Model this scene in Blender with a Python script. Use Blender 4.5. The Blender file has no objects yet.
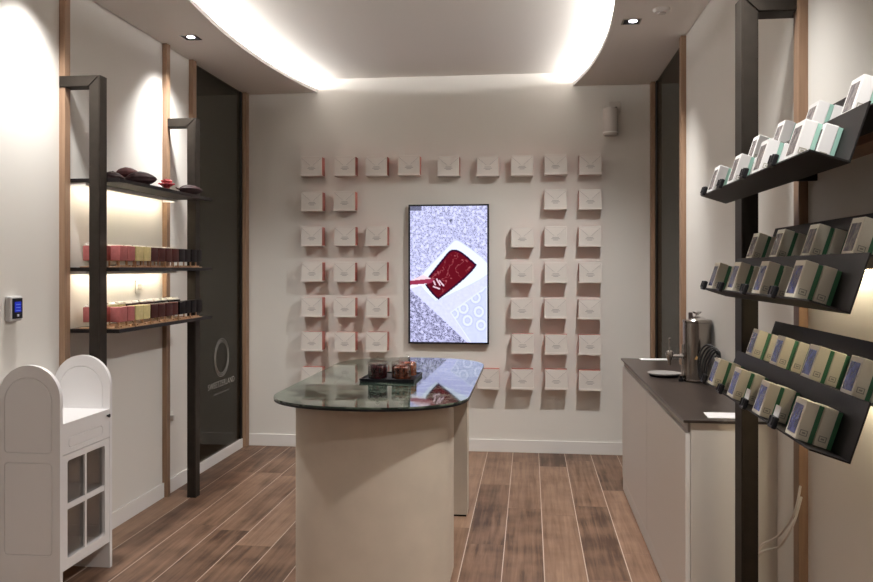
import bpy, bmesh, math, random
from mathutils import Vector, Matrix, noise
random.seed(7)
C = bpy.context.scene.collection
PI = math.pi

# ------------------------------------------------------------------ materials
MATS = {}
def mat(name, col, rough=0.5, metal=0.0, coat=0.0, emit=None, strength=0.0, bump=0.0, bscale=200.0, vary=0.0, vscale=8.0, spec=0.5):
    if name in MATS: return MATS[name]
    m = bpy.data.materials.new(name); m.use_nodes = True
    nt = m.node_tree; b = nt.nodes['Principled BSDF']
    b.inputs['Base Color'].default_value = (*col, 1)
    b.inputs['Roughness'].default_value = rough
    b.inputs['Metallic'].default_value = metal
    b.inputs['Coat Weight'].default_value = coat
    b.inputs['Specular IOR Level'].default_value = spec
    if emit:
        b.inputs['Emission Color'].default_value = (*emit, 1); b.inputs['Emission Strength'].default_value = strength
    tc = nt.nodes.new('ShaderNodeTexCoord')
    if vary > 0:
        n = nt.nodes.new('ShaderNodeTexNoise'); n.inputs['Scale'].default_value = vscale; n.inputs['Detail'].default_value = 4
        nt.links.new(tc.outputs['Object'], n.inputs['Vector'])
        r = nt.nodes.new('ShaderNodeValToRGB')
        r.color_ramp.elements[0].position = .3; r.color_ramp.elements[1].position = .7
        r.color_ramp.elements[0].color = (*[c*(1-vary) for c in col], 1)
        r.color_ramp.elements[1].color = (*[min(1, c*(1+vary)) for c in col], 1)
        nt.links.new(n.outputs['Fac'], r.inputs['Fac']); nt.links.new(r.outputs['Color'], b.inputs['Base Color'])
    if bump > 0:
        n2 = nt.nodes.new('ShaderNodeTexNoise'); n2.inputs['Scale'].default_value = bscale; n2.inputs['Detail'].default_value = 3
        nt.links.new(tc.outputs['Object'], n2.inputs['Vector'])
        bp = nt.nodes.new('ShaderNodeBump'); bp.inputs['Strength'].default_value = bump; bp.inputs['Distance'].default_value = .002
        nt.links.new(n2.outputs['Fac'], bp.inputs['Height']); nt.links.new(bp.outputs['Normal'], b.inputs['Normal'])
    MATS[name] = m
    return m

WALL = mat('wall_paint', (.74, .715, .675), .75, bump=.15, bscale=120)
CEIL = mat('ceiling_paint', (.83, .80, .765), .8)
TRIMW = mat('white_trim', (.80, .78, .76), .5)
WHITE = mat('white_lacquer', (.80, .785, .79), .4)
DARKMETAL = mat('bronze_metal', (.028, .0225, .018), .55, .0, vary=.12, vscale=20, spec=.12)
SHELFMETAL = mat('shelf_metal', (.012, .0095, .0095), .5, .0, spec=.2)
BLACKP = mat('black_plastic', (.006, .006, .008), .4, spec=.3)
CREAM = mat('cream_board', (.56, .49, .41), .6, vary=.06, vscale=6, bump=.1, bscale=300)
CABF = mat('cabinet_front', (.80, .765, .73), .5)
STEEL = mat('brushed_steel', (.33, .30, .275), .18, 1.0)
CHROME = mat('chrome', (.75, .74, .73), .12, 1.0)
PAPER = mat('white_paper', (.85, .84, .85), .6)
CABLEW = mat('white_cable', (.78, .74, .68), .5)
CABLEB = mat('black_rubber', (.012, .012, .013), .5)

def wood(name, c0, c1, scale, rough=.5, axis='Z'):
    m = bpy.data.materials.new(name); m.use_nodes = True
    nt = m.node_tree; b = nt.nodes['Principled BSDF']; b.inputs['Roughness'].default_value = rough
    tc = nt.nodes.new('ShaderNodeTexCoord'); mp = nt.nodes.new('ShaderNodeMapping')
    s = [scale]*3; s['XYZ'.index(axis)] = scale*.06; mp.inputs['Scale'].default_value = s
    n = nt.nodes.new('ShaderNodeTexNoise'); n.inputs['Scale'].default_value = 1; n.inputs['Detail'].default_value = 5
    r = nt.nodes.new('ShaderNodeValToRGB'); r.color_ramp.elements[0].color = (*c0, 1); r.color_ramp.elements[1].color = (*c1, 1)
    r.color_ramp.elements[0].position = .3; r.color_ramp.elements[1].position = .7
    nt.links.new(tc.outputs['Object'], mp.inputs['Vector']); nt.links.new(mp.outputs['Vector'], n.inputs['Vector'])
    nt.links.new(n.outputs['Fac'], r.inputs['Fac']); nt.links.new(r.outputs['Color'], b.inputs['Base Color'])
    return m
OAK = wood('oak_batten', (.25, .150, .092), (.34, .215, .138), 60)
WORKTOP = wood('dark_worktop', (.034, .024, .020), (.052, .038, .031), 40, .3, 'Y')
LIGHTWOOD = wood('pale_stick_wood', (.42, .24, .13), (.55, .34, .2), 80)

def floor_mat():
    m = bpy.data.materials.new('wood_plank_floor'); m.use_nodes = True
    nt = m.node_tree; b = nt.nodes['Principled BSDF']; N = nt.nodes.new; L = nt.links.new
    tc = N('ShaderNodeTexCoord'); sep = N('ShaderNodeSeparateXYZ'); L(tc.outputs['Object'], sep.inputs[0])
    def math_(op, a, bb=None):
        n = N('ShaderNodeMath'); n.operation = op
        for i, v in enumerate((a, bb)):
            if v is None: continue
            if isinstance(v, (int, float)): n.inputs[i].default_value = v
            else: L(v, n.inputs[i])
        return n.outputs[0]
    W, LEN = .207, 1.2
    px = math_('DIVIDE', math_('SUBTRACT', sep.outputs['X'], .07), W)
    ix = math_('FLOOR', px); fx = math_('SUBTRACT', px, ix)
    wn = N('ShaderNodeTexWhiteNoise'); wn.noise_dimensions = '1D'; L(ix, wn.inputs['W'])
    py = math_('ADD', math_('DIVIDE', sep.outputs['Y'], LEN), math_('MULTIPLY', wn.outputs['Value'], 5.0))
    iy = math_('FLOOR', py); fy = math_('SUBTRACT', py, iy)
    def edge(f, size, w):
        d = math_('MULTIPLY', math_('MINIMUM', f, math_('SUBTRACT', 1.0, f)), size)
        return math_('LESS_THAN', d, w)
    ey = edge(fy, LEN, .0018); ex = edge(fx, W, .0024)
    g = math_('MAXIMUM', ex, ey)
    cmb = N('ShaderNodeCombineXYZ'); L(ix, cmb.inputs[0]); L(iy, cmb.inputs[1])
    wn2 = N('ShaderNodeTexWhiteNoise'); wn2.noise_dimensions = '3D'; L(cmb.outputs[0], wn2.inputs['Vector'])
    mp = N('ShaderNodeMapping'); mp.inputs['Scale'].default_value = (34, 1.5, 1)
    off = N('ShaderNodeVectorMath'); off.operation = 'MULTIPLY_ADD'
    L(wn2.outputs['Color'], off.inputs[0]); off.inputs[1].default_value = (9, 9, 9); L(tc.outputs['Object'], off.inputs[2])
    L(off.outputs[0], mp.inputs['Vector'])
    n1 = N('ShaderNodeTexNoise'); n1.inputs['Scale'].default_value = 1.0; n1.inputs['Detail'].default_value = 7; n1.inputs['Roughness'].default_value = .62
    n1.inputs['Distortion'].default_value = .5
    L(mp.outputs[0], n1.inputs['Vector'])
    n3 = N('ShaderNodeTexNoise'); n3.inputs['Scale'].default_value = 4.5; n3.inputs['Detail'].default_value = 3; L(off.outputs[0], n3.inputs['Vector'])
    v = math_('ADD', math_('MULTIPLY', n1.outputs['Fac'], .55), math_('MULTIPLY', n3.outputs['Fac'], .35))
    v = math_('ADD', v, math_('MULTIPLY', math_('SUBTRACT', wn2.outputs['Value'], .5), .20))
    r = N('ShaderNodeValToRGB'); e = r.color_ramp.elements
    e[0].position = .28; e[0].color = (.075, .040, .026, 1); e[1].position = .68; e[1].color = (.34, .215, .145, 1)
    x = r.color_ramp.elements.new(.45); x.color = (.20, .117, .076, 1)
    L(v, r.inputs['Fac'])
    mx = N('ShaderNodeMix'); mx.data_type = 'RGBA'; L(g, mx.inputs['Factor']); L(r.outputs['Color'], mx.inputs['A'])
    mx2 = N('ShaderNodeMix'); mx2.data_type = 'RGBA'; L(ex, mx2.inputs['Factor'])
    mx2.inputs['A'].default_value = (.14, .085, .06, 1); mx2.inputs['B'].default_value = (.52, .42, .35, 1)
    L(mx2.outputs['Result'], mx.inputs['B'])
    L(mx.outputs['Result'], b.inputs['Base Color']); b.inputs['Roughness'].default_value = .45; b.inputs['Specular IOR Level'].default_value = .3
    bp = N('ShaderNodeBump'); bp.inputs['Strength'].default_value = .25; bp.inputs['Distance'].default_value = .002
    L(n1.outputs['Fac'], bp.inputs['Height']); L(bp.outputs[0], b.inputs['Normal'])
    return m
FLOOR = floor_mat()

def marble():
    m = bpy.data.materials.new('green_marble'); m.use_nodes = True
    nt = m.node_tree; b = nt.nodes['Principled BSDF']; N = nt.nodes.new; L = nt.links.new
    tc = N('ShaderNodeTexCoord')
    mp = N('ShaderNodeMapping'); mp.inputs['Scale'].default_value = (1.6, 3.4, 1); mp.inputs['Rotation'].default_value = (0, 0, .9); L(tc.outputs['Object'], mp.inputs['Vector'])
    n = N('ShaderNodeTexNoise'); n.inputs['Scale'].default_value = 1.6; n.inputs['Detail'].default_value = 8; n.inputs['Distortion'].default_value = 1.6; L(mp.outputs[0], n.inputs['Vector'])
    r = N('ShaderNodeValToRGB'); e = r.color_ramp.elements
    e[0].position = .40; e[0].color = (.016, .026, .020, 1); e[1].position = .60; e[1].color = (.034, .050, .038, 1)
    a = e.new(.50); a.color = (.12, .15, .115, 1); a2 = e.new(.465); a2.color = (.035, .05, .04, 1)
    L(n.outputs['Fac'], r.inputs['Fac']); L(r.outputs['Color'], b.inputs['Base Color'])
    b.inputs['Roughness'].default_value = .035; b.inputs['IOR'].default_value = 1.65
    return m
MARBLE = marble()

def glass(name, tint=(1, 1, 1), rough=.02, refl=1.0):
    m = bpy.data.materials.new(name); m.use_nodes = True
    nt = m.node_tree; nt.nodes.clear(); N = nt.nodes.new; L = nt.links.new
    o = N('ShaderNodeOutputMaterial'); t = N('ShaderNodeBsdfTransparent'); t.inputs[0].default_value = (*tint, 1)
    g = N('ShaderNodeBsdfGlossy'); g.inputs['Roughness'].default_value = rough
    f = N('ShaderNodeFresnel'); f.inputs['IOR'].default_value = 1.45
    k = N('ShaderNodeMath'); k.operation = 'MULTIPLY'; k.inputs[1].default_value = refl; L(f.outputs[0], k.inputs[0])
    mx = N('ShaderNodeMixShader'); L(k.outputs[0], mx.inputs[0]); L(t.outputs[0], mx.inputs[1]); L(g.outputs[0], mx.inputs[2])
    L(mx.outputs[0], o.inputs[0])
    return m
TINT = glass('tinted_glass', (.30, .285, .255), .03, .45)
CLEAR = glass('clear_glass', (.985, .985, .985), .02, .30)
DOORGLASS = glass('door_glass', (.97, .97, .96), .02, .7)
ACRYL = glass('clear_acrylic', (.93, .91, .90), .05, 1.0)

def emis(name, col, s):
    m = bpy.data.materials.new(name); m.use_nodes = True
    nt = m.node_tree; nt.nodes.clear()
    o = nt.nodes.new('ShaderNodeOutputMaterial'); e = nt.nodes.new('ShaderNodeEmission')
    e.inputs[0].default_value = (*col, 1); e.inputs[1].default_value = s
    nt.links.new(e.outputs[0], o.inputs[0]); return m

def print_mat(name, base, spot, scale=70):
    m = bpy.data.materials.new(name); m.use_nodes = True
    nt = m.node_tree; b = nt.nodes['Principled BSDF']; N = nt.nodes.new; L = nt.links.new
    tc = N('ShaderNodeTexCoord'); n = N('ShaderNodeTexNoise'); n.inputs['Scale'].default_value = scale; n.inputs['Detail'].default_value = 3
    L(tc.outputs['Object'], n.inputs['Vector'])
    r = N('ShaderNodeValToRGB'); r.color_ramp.elements[0].position = .38; r.color_ramp.elements[1].position = .66
    r.color_ramp.elements[0].color = (*base, 1); r.color_ramp.elements[1].color = (*spot, 1)
    L(n.outputs['Fac'], r.inputs['Fac']); L(r.outputs['Color'], b.inputs['Base Color']); b.inputs['Roughness'].default_value = .25
    return m

# ------------------------------------------------------------------ mesh helpers
def obj(name, bm, m, parent=None, smooth=None, loc=None):
    me = bpy.data.meshes.new(name)
    bmesh.ops.recalc_face_normals(bm, faces=bm.faces[:])
    bm.to_mesh(me); bm.free()
    if m is not None:
        for x in (m if isinstance(m, (list, tuple)) else [m]): me.materials.append(x)
    o = bpy.data.objects.new(name, me); C.objects.link(o)
    if smooth is not None:
        for p in me.polygons: p.use_smooth = True
        me.set_sharp_from_angle(angle=math.radians(smooth))
    if parent: o.parent = parent
    if loc: o.location = loc
    return o
def tag(o, label, cat, group=None):
    o['label'] = label; o['category'] = cat
    if group: o['group'] = group
    return o
def thing(name, label, cat, loc=(0, 0, 0), rot=(0, 0, 0), group=None):
    o = bpy.data.objects.new(name, None); C.objects.link(o); o.empty_display_size = .05
    o.location = loc; o.rotation_euler = rot
    return tag(o, label, cat, group)
def structure(o): o['kind'] = 'structure'; return o
def dup(root, loc, label, rot=None):
    r = root.copy(); C.objects.link(r); r.location = loc; r['label'] = label
    if rot is not None: r.rotation_euler = rot
    for ch in list(root.children):
        c = ch.copy(); C.objects.link(c); c.parent = r
        for g in ch.children:
            d = g.copy(); C.objects.link(d); d.parent = c
    return r
def box(bm, x0, x1, y0, y1, z0, z1, bev=0.0, mi=0, seg=2):
    vs = [bm.verts.new((x, y, z)) for x in (x0, x1) for y in (y0, y1) for z in (z0, z1)]
    fs = [(0, 1, 3, 2), (4, 6, 7, 5), (0, 4, 5, 1), (2, 3, 7, 6), (0, 2, 6, 4), (1, 5, 7, 3)]
    faces = [bm.faces.new([vs[i] for i in f]) for f in fs]
    for f in faces: f.material_index = mi
    if bev > 0:
        es = list({e for f in faces for e in f.edges})
        bmesh.ops.bevel(bm, geom=es, offset=bev, segments=seg, affect='EDGES', profile=.5)
    return bm
def nbox(*a, bev=0.0): return box(bmesh.new(), *a, bev=bev)
def prism(bm, pts, d0, d1, plane='XY', bev=0.0):
    """extrude the polygon pts (2D) from d0 to d1 along the axis normal to plane"""
    def P(p, d):
        if plane == 'XY': return (p[0], p[1], d)
        if plane == 'XZ': return (p[0], d, p[1])
        return (d, p[0], p[1])
    a = [bm.verts.new(P(p, d0)) for p in pts]; b = [bm.verts.new(P(p, d1)) for p in pts]
    n = len(pts)
    f0 = bm.faces.new(a); f1 = bm.faces.new(b[::-1])
    for i in range(n): bm.faces.new((a[i], b[i], b[(i+1) % n], a[(i+1) % n]))
    if bev > 0:
        es = list(f0.edges) + list(f1.edges)
        bmesh.ops.bevel(bm, geom=es, offset=bev, segments=2, affect='EDGES')
    return bm
def lathe(bm, prof, cx=0, cy=0, n=32, z0=0):
    rings = []
    for r, z in prof:
        if r < 1e-6: rings.append([bm.verts.new((cx, cy, z+z0))])
        else: rings.append([bm.verts.new((cx+r*math.cos(2*PI*i/n), cy+r*math.sin(2*PI*i/n), z+z0)) for i in range(n)])
    for a, b in zip(rings, rings[1:]):
        for i in range(n):
            j = (i+1) % n
            if len(a) == 1 and len(b) == 1: continue
            if len(a) == 1: bm.faces.new((a[0], b[i], b[j]))
            elif len(b) == 1: bm.faces.new((a[i], a[j], b[0]))
            else: bm.faces.new((a[i], a[j], b[j], b[i]))
    if len(rings[0]) > 1: bm.faces.new(rings[0][::-1])
    if len(rings[-1]) > 1: bm.faces.new(rings[-1])
    return bm
def smoothpath(pts, k=6):
    pts = [Vector(p) for p in pts]; out = []
    for i in range(len(pts)-1):
        p0 = pts[max(i-1, 0)]; p1 = pts[i]; p2 = pts[i+1]; p3 = pts[min(i+2, len(pts)-1)]
        for j in range(k):
            t = j/k
            out.append(.5*((2*p1)+(-p0+p2)*t+(2*p0-5*p1+4*p2-p3)*t*t+(-p0+3*p1-3*p2+p3)*t**3))
    out.append(pts[-1]); return out
def tube(bm, pts, r, n=8, closed=False):
    pts = [Vector(p) for p in pts]; rings = []
    up = Vector((0, 0, 1)); m = len(pts)
    for i, p in enumerate(pts):
        if closed: t = (pts[(i+1) % m]-pts[i-1]).normalized()
        else: t = (pts[min(i+1, m-1)]-pts[max(i-1, 0)]).normalized()
        a = t.cross(up)
        if a.length < 1e-3: a = t.cross(Vector((1, 0, 0)))
        a.normalize(); b = a.cross(t).normalized()
        rr = r[i] if isinstance(r, (list, tuple)) else r
        rings.append([bm.verts.new(p + a*rr*math.cos(2*PI*k/n) + b*rr*math.sin(2*PI*k/n)) for k in range(n)])
    pairs = list(zip(rings, rings[1:])) + ([(rings[-1], rings[0])] if closed else [])
    for a, b in pairs:
        for k in range(n): bm.faces.new((a[k], a[(k+1) % n], b[(k+1) % n], b[k]))
    if not closed: bm.faces.new(rings[0][::-1]); bm.faces.new(rings[-1])
    return bm
def rrect(x0, x1, y0, y1, r, k=6):
    out = []
    for cx, cy, a0 in ((x1-r, y1-r, 0), (x0+r, y1-r, PI/2), (x0+r, y0+r, PI), (x1-r, y0+r, 1.5*PI)):
        for i in range(k+1):
            a = a0 + PI/2*i/k; out.append((cx+r*math.cos(a), cy+r*math.sin(a)))
    return out
def arch(x0, x1, y0, ytop, k=28, rb=0.0):
    r = (x1-x0)/2; cx = (x0+x1)/2
    out = [(cx+r*math.cos(PI*i/k), ytop-r+r*math.sin(PI*i/k)) for i in range(k+1)]
    if rb > 0:
        for i in range(5): a = PI + PI/2*i/4; out.append((x0+rb+rb*math.cos(a), y0+rb+rb*math.sin(a)))
        for i in range(5): a = 1.5*PI + PI/2*i/4; out.append((x1-rb+rb*math.cos(a), y0+rb+rb*math.sin(a)))
    else: out += [(x0, y0), (x1, y0)]
    return out
def grooved(bm, outline, grooves, d_face, d_back, depth, M):
    """plate with outline; grooves = list of (outer loop, mid loop, inner loop); holes = list of loops when mid is None. M maps (a, b, d) to xyz"""
    def ring(pts, d): return [bm.verts.new(M(p[0], p[1], d)) for p in pts]
    def loop_edges(vs):
        return [bm.edges.new((vs[i], vs[(i+1) % len(vs)])) for i in range(len(vs))]
    sgn = 1 if d_back > d_face else -1
    o = ring(outline, d_face); ed = loop_edges(o)
    ob = ring(outline, d_back); edb = loop_edges(ob)
    def bridge(a, b):
        for i in range(len(a)):
            j = (i+1) % len(a); bm.faces.new((a[i], a[j], b[j], b[i]))
    bridge(o, ob)
    for g in grooves:
        a = ring(g[0], d_face); ed += loop_edges(a)
        if g[1] is None:
            b = ring(g[0], d_back); edb += loop_edges(b); bridge(a, b)
        else:
            b = ring(g[1], d_face+sgn*depth); c = ring(g[2], d_face)
            bridge(a, b); bridge(b, c); bm.faces.new(c)
    n = (Vector(M(0, 0, 1))-Vector(M(0, 0, 0))).normalized()
    bmesh.ops.triangle_fill(bm, use_beauty=True, edges=ed, normal=n)
    bmesh.ops.triangle_fill(bm, use_beauty=True, edges=edb, normal=-n)
    return bm
def text_mesh(name, body, size, m, parent, loc, rot, extrude=.0004, align='CENTER', spacing=1.0):
    cu = bpy.data.curves.new(name, 'FONT'); cu.body = body; cu.size = size; cu.align_x = align; cu.extrude = extrude; cu.space_character = spacing; cu.offset = -.0007
    tmp = bpy.data.objects.new(name+'_tmp', cu); C.objects.link(tmp)
    bpy.context.view_layer.update()
    me = bpy.data.meshes.new_from_object(tmp.evaluated_get(bpy.context.evaluated_depsgraph_get()))
    bpy.data.objects.remove(tmp); bpy.data.curves.remove(cu)
    me.materials.clear(); me.materials.append(m); me.name = name
    o = bpy.data.objects.new(name, me); C.objects.link(o); o.parent = parent; o.location = loc; o.rotation_euler = rot
    return o

# ------------------------------------------------------------------ camera
TH = math.atan(93.5/800)
cam = bpy.data.cameras.new('camera'); cam.sensor_width = 36; cam.lens = 36*800/873; cam.shift_y = -23/873
cam.clip_start = .05
co = bpy.data.objects.new('camera', cam); C.objects.link(co)
co.location = (0, 0, 1.5); co.rotation_euler = (PI/2, 0, TH)
bpy.context.scene.camera = co

# ------------------------------------------------------------------ room
XL, XR, YB, ZC, ZR = -2.39, .98, 6.55, 2.97, 3.08
YF = -2.6
OXL, OXR = -4.3, 2.9     # the dim rooms beyond the glass
structure(obj('floor', nbox(OXL, OXR, YF, YB+.1, -.08, 0), FLOOR))
structure(obj('wall_back', nbox(OXL, OXR, YB, YB+.1, 0, 3.2), WALL))
structure(obj('wall_front', nbox(OXL, OXR, YF-.1, YF, 0, 3.2), WALL))
GY0 = 5.44
structure(obj('wall_left', nbox(XL-.10, XL, YF, GY0, 0, ZC+.05), WALL))
structure(obj('wall_right', nbox(XR, XR+.10, YF, 5.25, 0, ZC+.05), WALL))
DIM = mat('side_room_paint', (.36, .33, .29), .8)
structure(obj('wall_far_left', nbox(OXL-.1, OXL, YF, YB, 0, 3.2), DIM))
structure(obj('wall_far_right', nbox(OXR, OXR+.1, YF, YB, 0, 3.2), DIM))
# ceiling with an oval cove
EX, EY, EA, EB = -.712, 5.1, 1.20, 3.05
def oval(a, b, n=96):
    """the oval, cut where it runs into the back wall; an open path from back-right round the near end to back-left"""
    tmax = math.asin(min(1, (YB-EY)/b))
    return [(EX+a*math.cos(tmax-(PI+2*tmax)*i/n), EY+b*math.sin(tmax-(PI+2*tmax)*i/n)) for i in range(n+1)]
inner = oval(EA, EB); outer = oval(EA+.13, EB+.13); lipo = oval(EA+.012, EB+.012)
bm = bmesh.new()
v = [bm.verts.new((x, min(y, YB), ZC)) for x, y in inner]
corners = [bm.verts.new(p) for p in ((OXL, YB, ZC), (OXL, YF, ZC), (OXR, YF, ZC), (OXR, YB, ZC))]
ring = v + corners
for i in range(len(ring)): bm.edges.new((ring[i], ring[(i+1) % len(ring)]))
bmesh.ops.triangle_fill(bm, use_beauty=True, edges=bm.edges[:], normal=(0, 0, -1))
def wallstrip(bm, A, za, B, zb):
    a = [bm.verts.new((x, min(y, YB), za)) for x, y in A]; b = [bm.verts.new((x, min(y, YB), zb)) for x, y in B]
    for i in range(len(a)-1): bm.faces.new((a[i], a[i+1], b[i+1], b[i]))
ZL = 3.0
wallstrip(bm, inner, ZC, inner, ZL)      # the lip
wallstrip(bm, inner, ZL, outer, ZL)      # the ledge behind it
wallstrip(bm, outer, ZL, outer, ZR)      # the cove's outer wall
structure(obj('ceiling', bm, CEIL))
structure(obj('ceiling_recess', nbox(EX-EA-.25, EX+EA+.25, 1.7, YB, ZR, ZR+.08), CEIL))
# LED strip on the ledge
bm = bmesh.new()
sa, sb = oval(EA+.085, EB+.085), oval(EA+.115, EB+.115)
wallstrip(bm, sa, ZL+.006, sb, ZL+.006); wallstrip(bm, sa, ZL+.001, sa, ZL+.006)
COVE = emis('cove_led', (1.0, .975, .94), 165)
tag(obj('cove_light', bm, COVE), 'glowing white light strip hidden along the oval ceiling recess', 'light strip')

BH, BT = .095, .014
def base(name, *a): structure(obj(name, nbox(*a, bev=.002), TRIMW))
base('baseboard_back', XL, XR, YB-BT, YB, 0, .10)
base('baseboard_far_left', OXL, XL-.1, YB-BT, YB, 0, .10)
base('baseboard_left', XL, XL+BT, 3.83, GY0, 0, BH)
base('baseboard_right', XR-BT, XR, YF, 3.30, 0, BH)

# oak battens on the walls
def batten(n, side, y0, y1):
    x0, x1 = (XL, XL+.032) if side < 0 else (XR-.032, XR)
    structure(obj('trim_%d' % n, nbox(x0, x1, y0, y1, 0, ZC, bev=.002), OAK))
batten(1, -1, 3.835, 3.885); batten(2, -1, 4.99, 5.04); batten(3, -1, 5.40, 5.46); batten(4, -1, 6.46, 6.53)
batten(5, 1, 5.20, 5.26); batten(6, 1, 6.46, 6.53); batten(7, 1, 2.97, 3.03)

# tinted glass walls at the back, left and right
for n, x, side in ((1, XL-.014, -1), (2, XR+.014, 1)):
    G0 = GY0 if side < 0 else 5.25
    w = structure(obj('window_%d' % n, nbox(x-.005, x+.005, G0+.012, YB-.005, .06, ZC, bev=0), TINT))
    x0, x1 = (XL-.06, XL+.004) if side < 0 else (XR-.004, XR+.06)
    o = structure(obj('baseboard_glass_%s' % ('left' if side < 0 else 'right'), nbox(x0, x1, G0+.012, 6.46, 0, .075, bev=.002), TRIMW))
    o2 = obj('stile', nbox(x-.010, x+.010, 6.435, 6.46, .075, ZC), mat('black_frame', (.012, .011, .010), .4)); o2.parent = w
    if side < 0:
        LOGO = mat('logo_white', (.36, .34, .31), .6)
        sg = thing('glass_lettering', 'white ring logo and lettering on the dark glass wall', 'logo', (x+.0055, 6.03, .595))
        bm = bmesh.new()
        for r in (.148, .135, .122):
            tube(bm, [(0, r*math.cos(2*PI*i/64), .205+r*math.sin(2*PI*i/64)) for i in range(64)], .0014, 6, True)
        obj('ring_emblem', bm, LOGO, sg)
        R = (PI/2, 0, PI/2)
        text_mesh('shop_name', 'SWEETZERLAND', .066, LOGO, sg, (0, 0, -.018), R, spacing=1.12)
        bm = bmesh.new(); yy = -.16
        while yy < .15:
            ln = random.uniform(.006, .013); box(bm, 0, .0005, yy, yy+ln, -.073, -.061); yy += ln+.005
        obj('small_print', bm, mat('logo_faint', (.13, .12, .11), .6), sg)

# ------------------------------------------------------------------ ceiling fittings
def downlight(x, y, label):
    t = thing('ceiling_downlight', label, 'ceiling light', (x, y, ZC), group='recessed square downlights')
    bm = bmesh.new(); s = .055; i = .046
    for a in ((-s, s, -s, -i), (-s, s, i, s), (-s, -i, -i, i), (i, s, -i, i)): box(bm, *a, -.004, .0)
    obj('frame', bm, CHROME, t)
    bm = bmesh.new(); box(bm, -i, i, -i, i, -.003, -.001)
    obj('dark_recess', bm, BLACKP, t)
    bm = lathe(bmesh.new(), [(.0, -.010), (.014, -.009), (.024, -.005), (.025, -.003)], .008, -.014)
    obj('lamp', bm, emis('lamp_glow_%s' % ('a' if x < 0 else 'b'), (.93, .90, 1), 9), t, 40)
    return t
downlight(-2.147, 4.88, 'square recessed downlight above the left wall shelves')
downlight(.60, 4.87, 'square recessed downlight on the right side of the ceiling')
sd = thing('smoke_detector', 'small white round detector on the ceiling near the right wall', 'detector', (.743, 4.66, ZC))
obj('housing', lathe(bmesh.new(), [(.05, 0), (.05, -.008), (.042, -.02), (0, -.022)]), mat('detector_white', (.8, .78, .76), .4), sd, 40)
obj('vent_ring', lathe(bmesh.new(), [(.024, -.021), (.024, -.027), (0, -.028)]), mat('detector_grey', (.6, .58, .56), .4), sd, 40)

# speaker on the back wall
sp = thing('wall_speaker', 'small white cylindrical speaker high on the back wall', 'speaker', (.645, YB, 2.66))
obj('wall_mount_plate', nbox(-.014, .074, -.012, 0, .085, .175, bev=.003), mat('speaker_plate', (.66, .62, .58), .5), sp)
obj('socket', nbox(.030, .048, -.014, -.011, .118, .132), BLACKP, sp)
SPK = mat('speaker_cloth', (.58, .53, .50), .8, bump=.4, bscale=600)
obj('bracket_arm', nbox(-.012, .03, -.09, -.004, .075, .100, bev=.003), SPK, sp)
obj('body', lathe(bmesh.new(), [(.0, -.11), (.052, -.11), (.058, -.104), (.060, .098), (.055, .105), (0, .106)], -.01, -.085, 40), SPK, sp, 40)
obj('rim', lathe(bmesh.new(), [(.0602, -.092), (.0612, -.090), (.0612, -.084), (.0602, -.082)], -.01, -.085, 40), TRIMW, sp, 40)

# ------------------------------------------------------------------ television
TX0, TX1, TZ0, TZ1 = -.991, -.331, .880, 2.02
TW, THH = TX1-TX0, TZ1-TZ0
tv = thing('wall_television', 'black upright wall screen showing a tray of melted dark red chocolate', 'screen', ((TX0+TX1)/2, YB, (TZ0+TZ1)/2))
bz = .014
bm = bmesh.new()
hw, hh = TW/2, THH/2
box(bm, -hw, hw, -.05, -.008, -hh, hh, bev=.003)
obj('casing', bm, BLACKP, tv)
bm = bmesh.new()
for a in ((-hw, hw, -hh, -hh+bz), (-hw, hw, hh-bz, hh), (-hw, -hw+bz, -hh+bz, hh-bz), (hw-bz, hw, -hh+bz, hh-bz)):
    box(bm, a[0], a[1], -.053, -.05, a[2], a[3])
obj('bezel', bm, BLACKP, tv)
obj('wall_mount', nbox(-.2, .2, -.008, 0, -.2, .2), BLACKP, tv)
def inpoly(p, poly):
    c = False; n = len(poly); j = n-1
    for i in range(n):
        if (poly[i][1] > p[1]) != (poly[j][1] > p[1]) and p[0] < (poly[j][0]-poly[i][0])*(p[1]-poly[i][1])/(poly[j][1]-poly[i][1])+poly[i][0]: c = not c
        j = i
    return c
def edged(p, poly):
    d = 1e9
    for i in range(len(poly)):
        a = Vector(poly[i]); b = Vector(poly[(i+1) % len(poly)]); q = Vector(p); ab = b-a
        t = max(0, min(1, (q-a).dot(ab)/ab.length_squared)); d = min(d, (q-a-ab*t).length)
    return d
def curvy(poly, k=5):
    out = smoothpath([(x, y, 0) for x, y in poly+[poly[0]]], k); return [(p.x, p.y) for p in out[:-1]]
TRAY = curvy([(198, 176), (225, 172), (322, 246), (332, 300), (155, 392), (128, 394), (70, 330), (84, 296)])
CHOC = curvy([(182, 214), (200, 205), (230, 212), (278, 252), (286, 268), (240, 318), (158, 384), (140, 388), (96, 336), (104, 312)])
SPAT = [(40, 322), (88, 300), (116, 312), (132, 318), (120, 330), (84, 338), (40, 352)]
RINGS = [(285, 385), (240, 425), (297, 437), (255, 470), (305, 487), (205, 445), (300, 345)]
SHEET = [(190, 440), (262, 388), (330, 338), (330, 556), (268, 556)]
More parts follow.
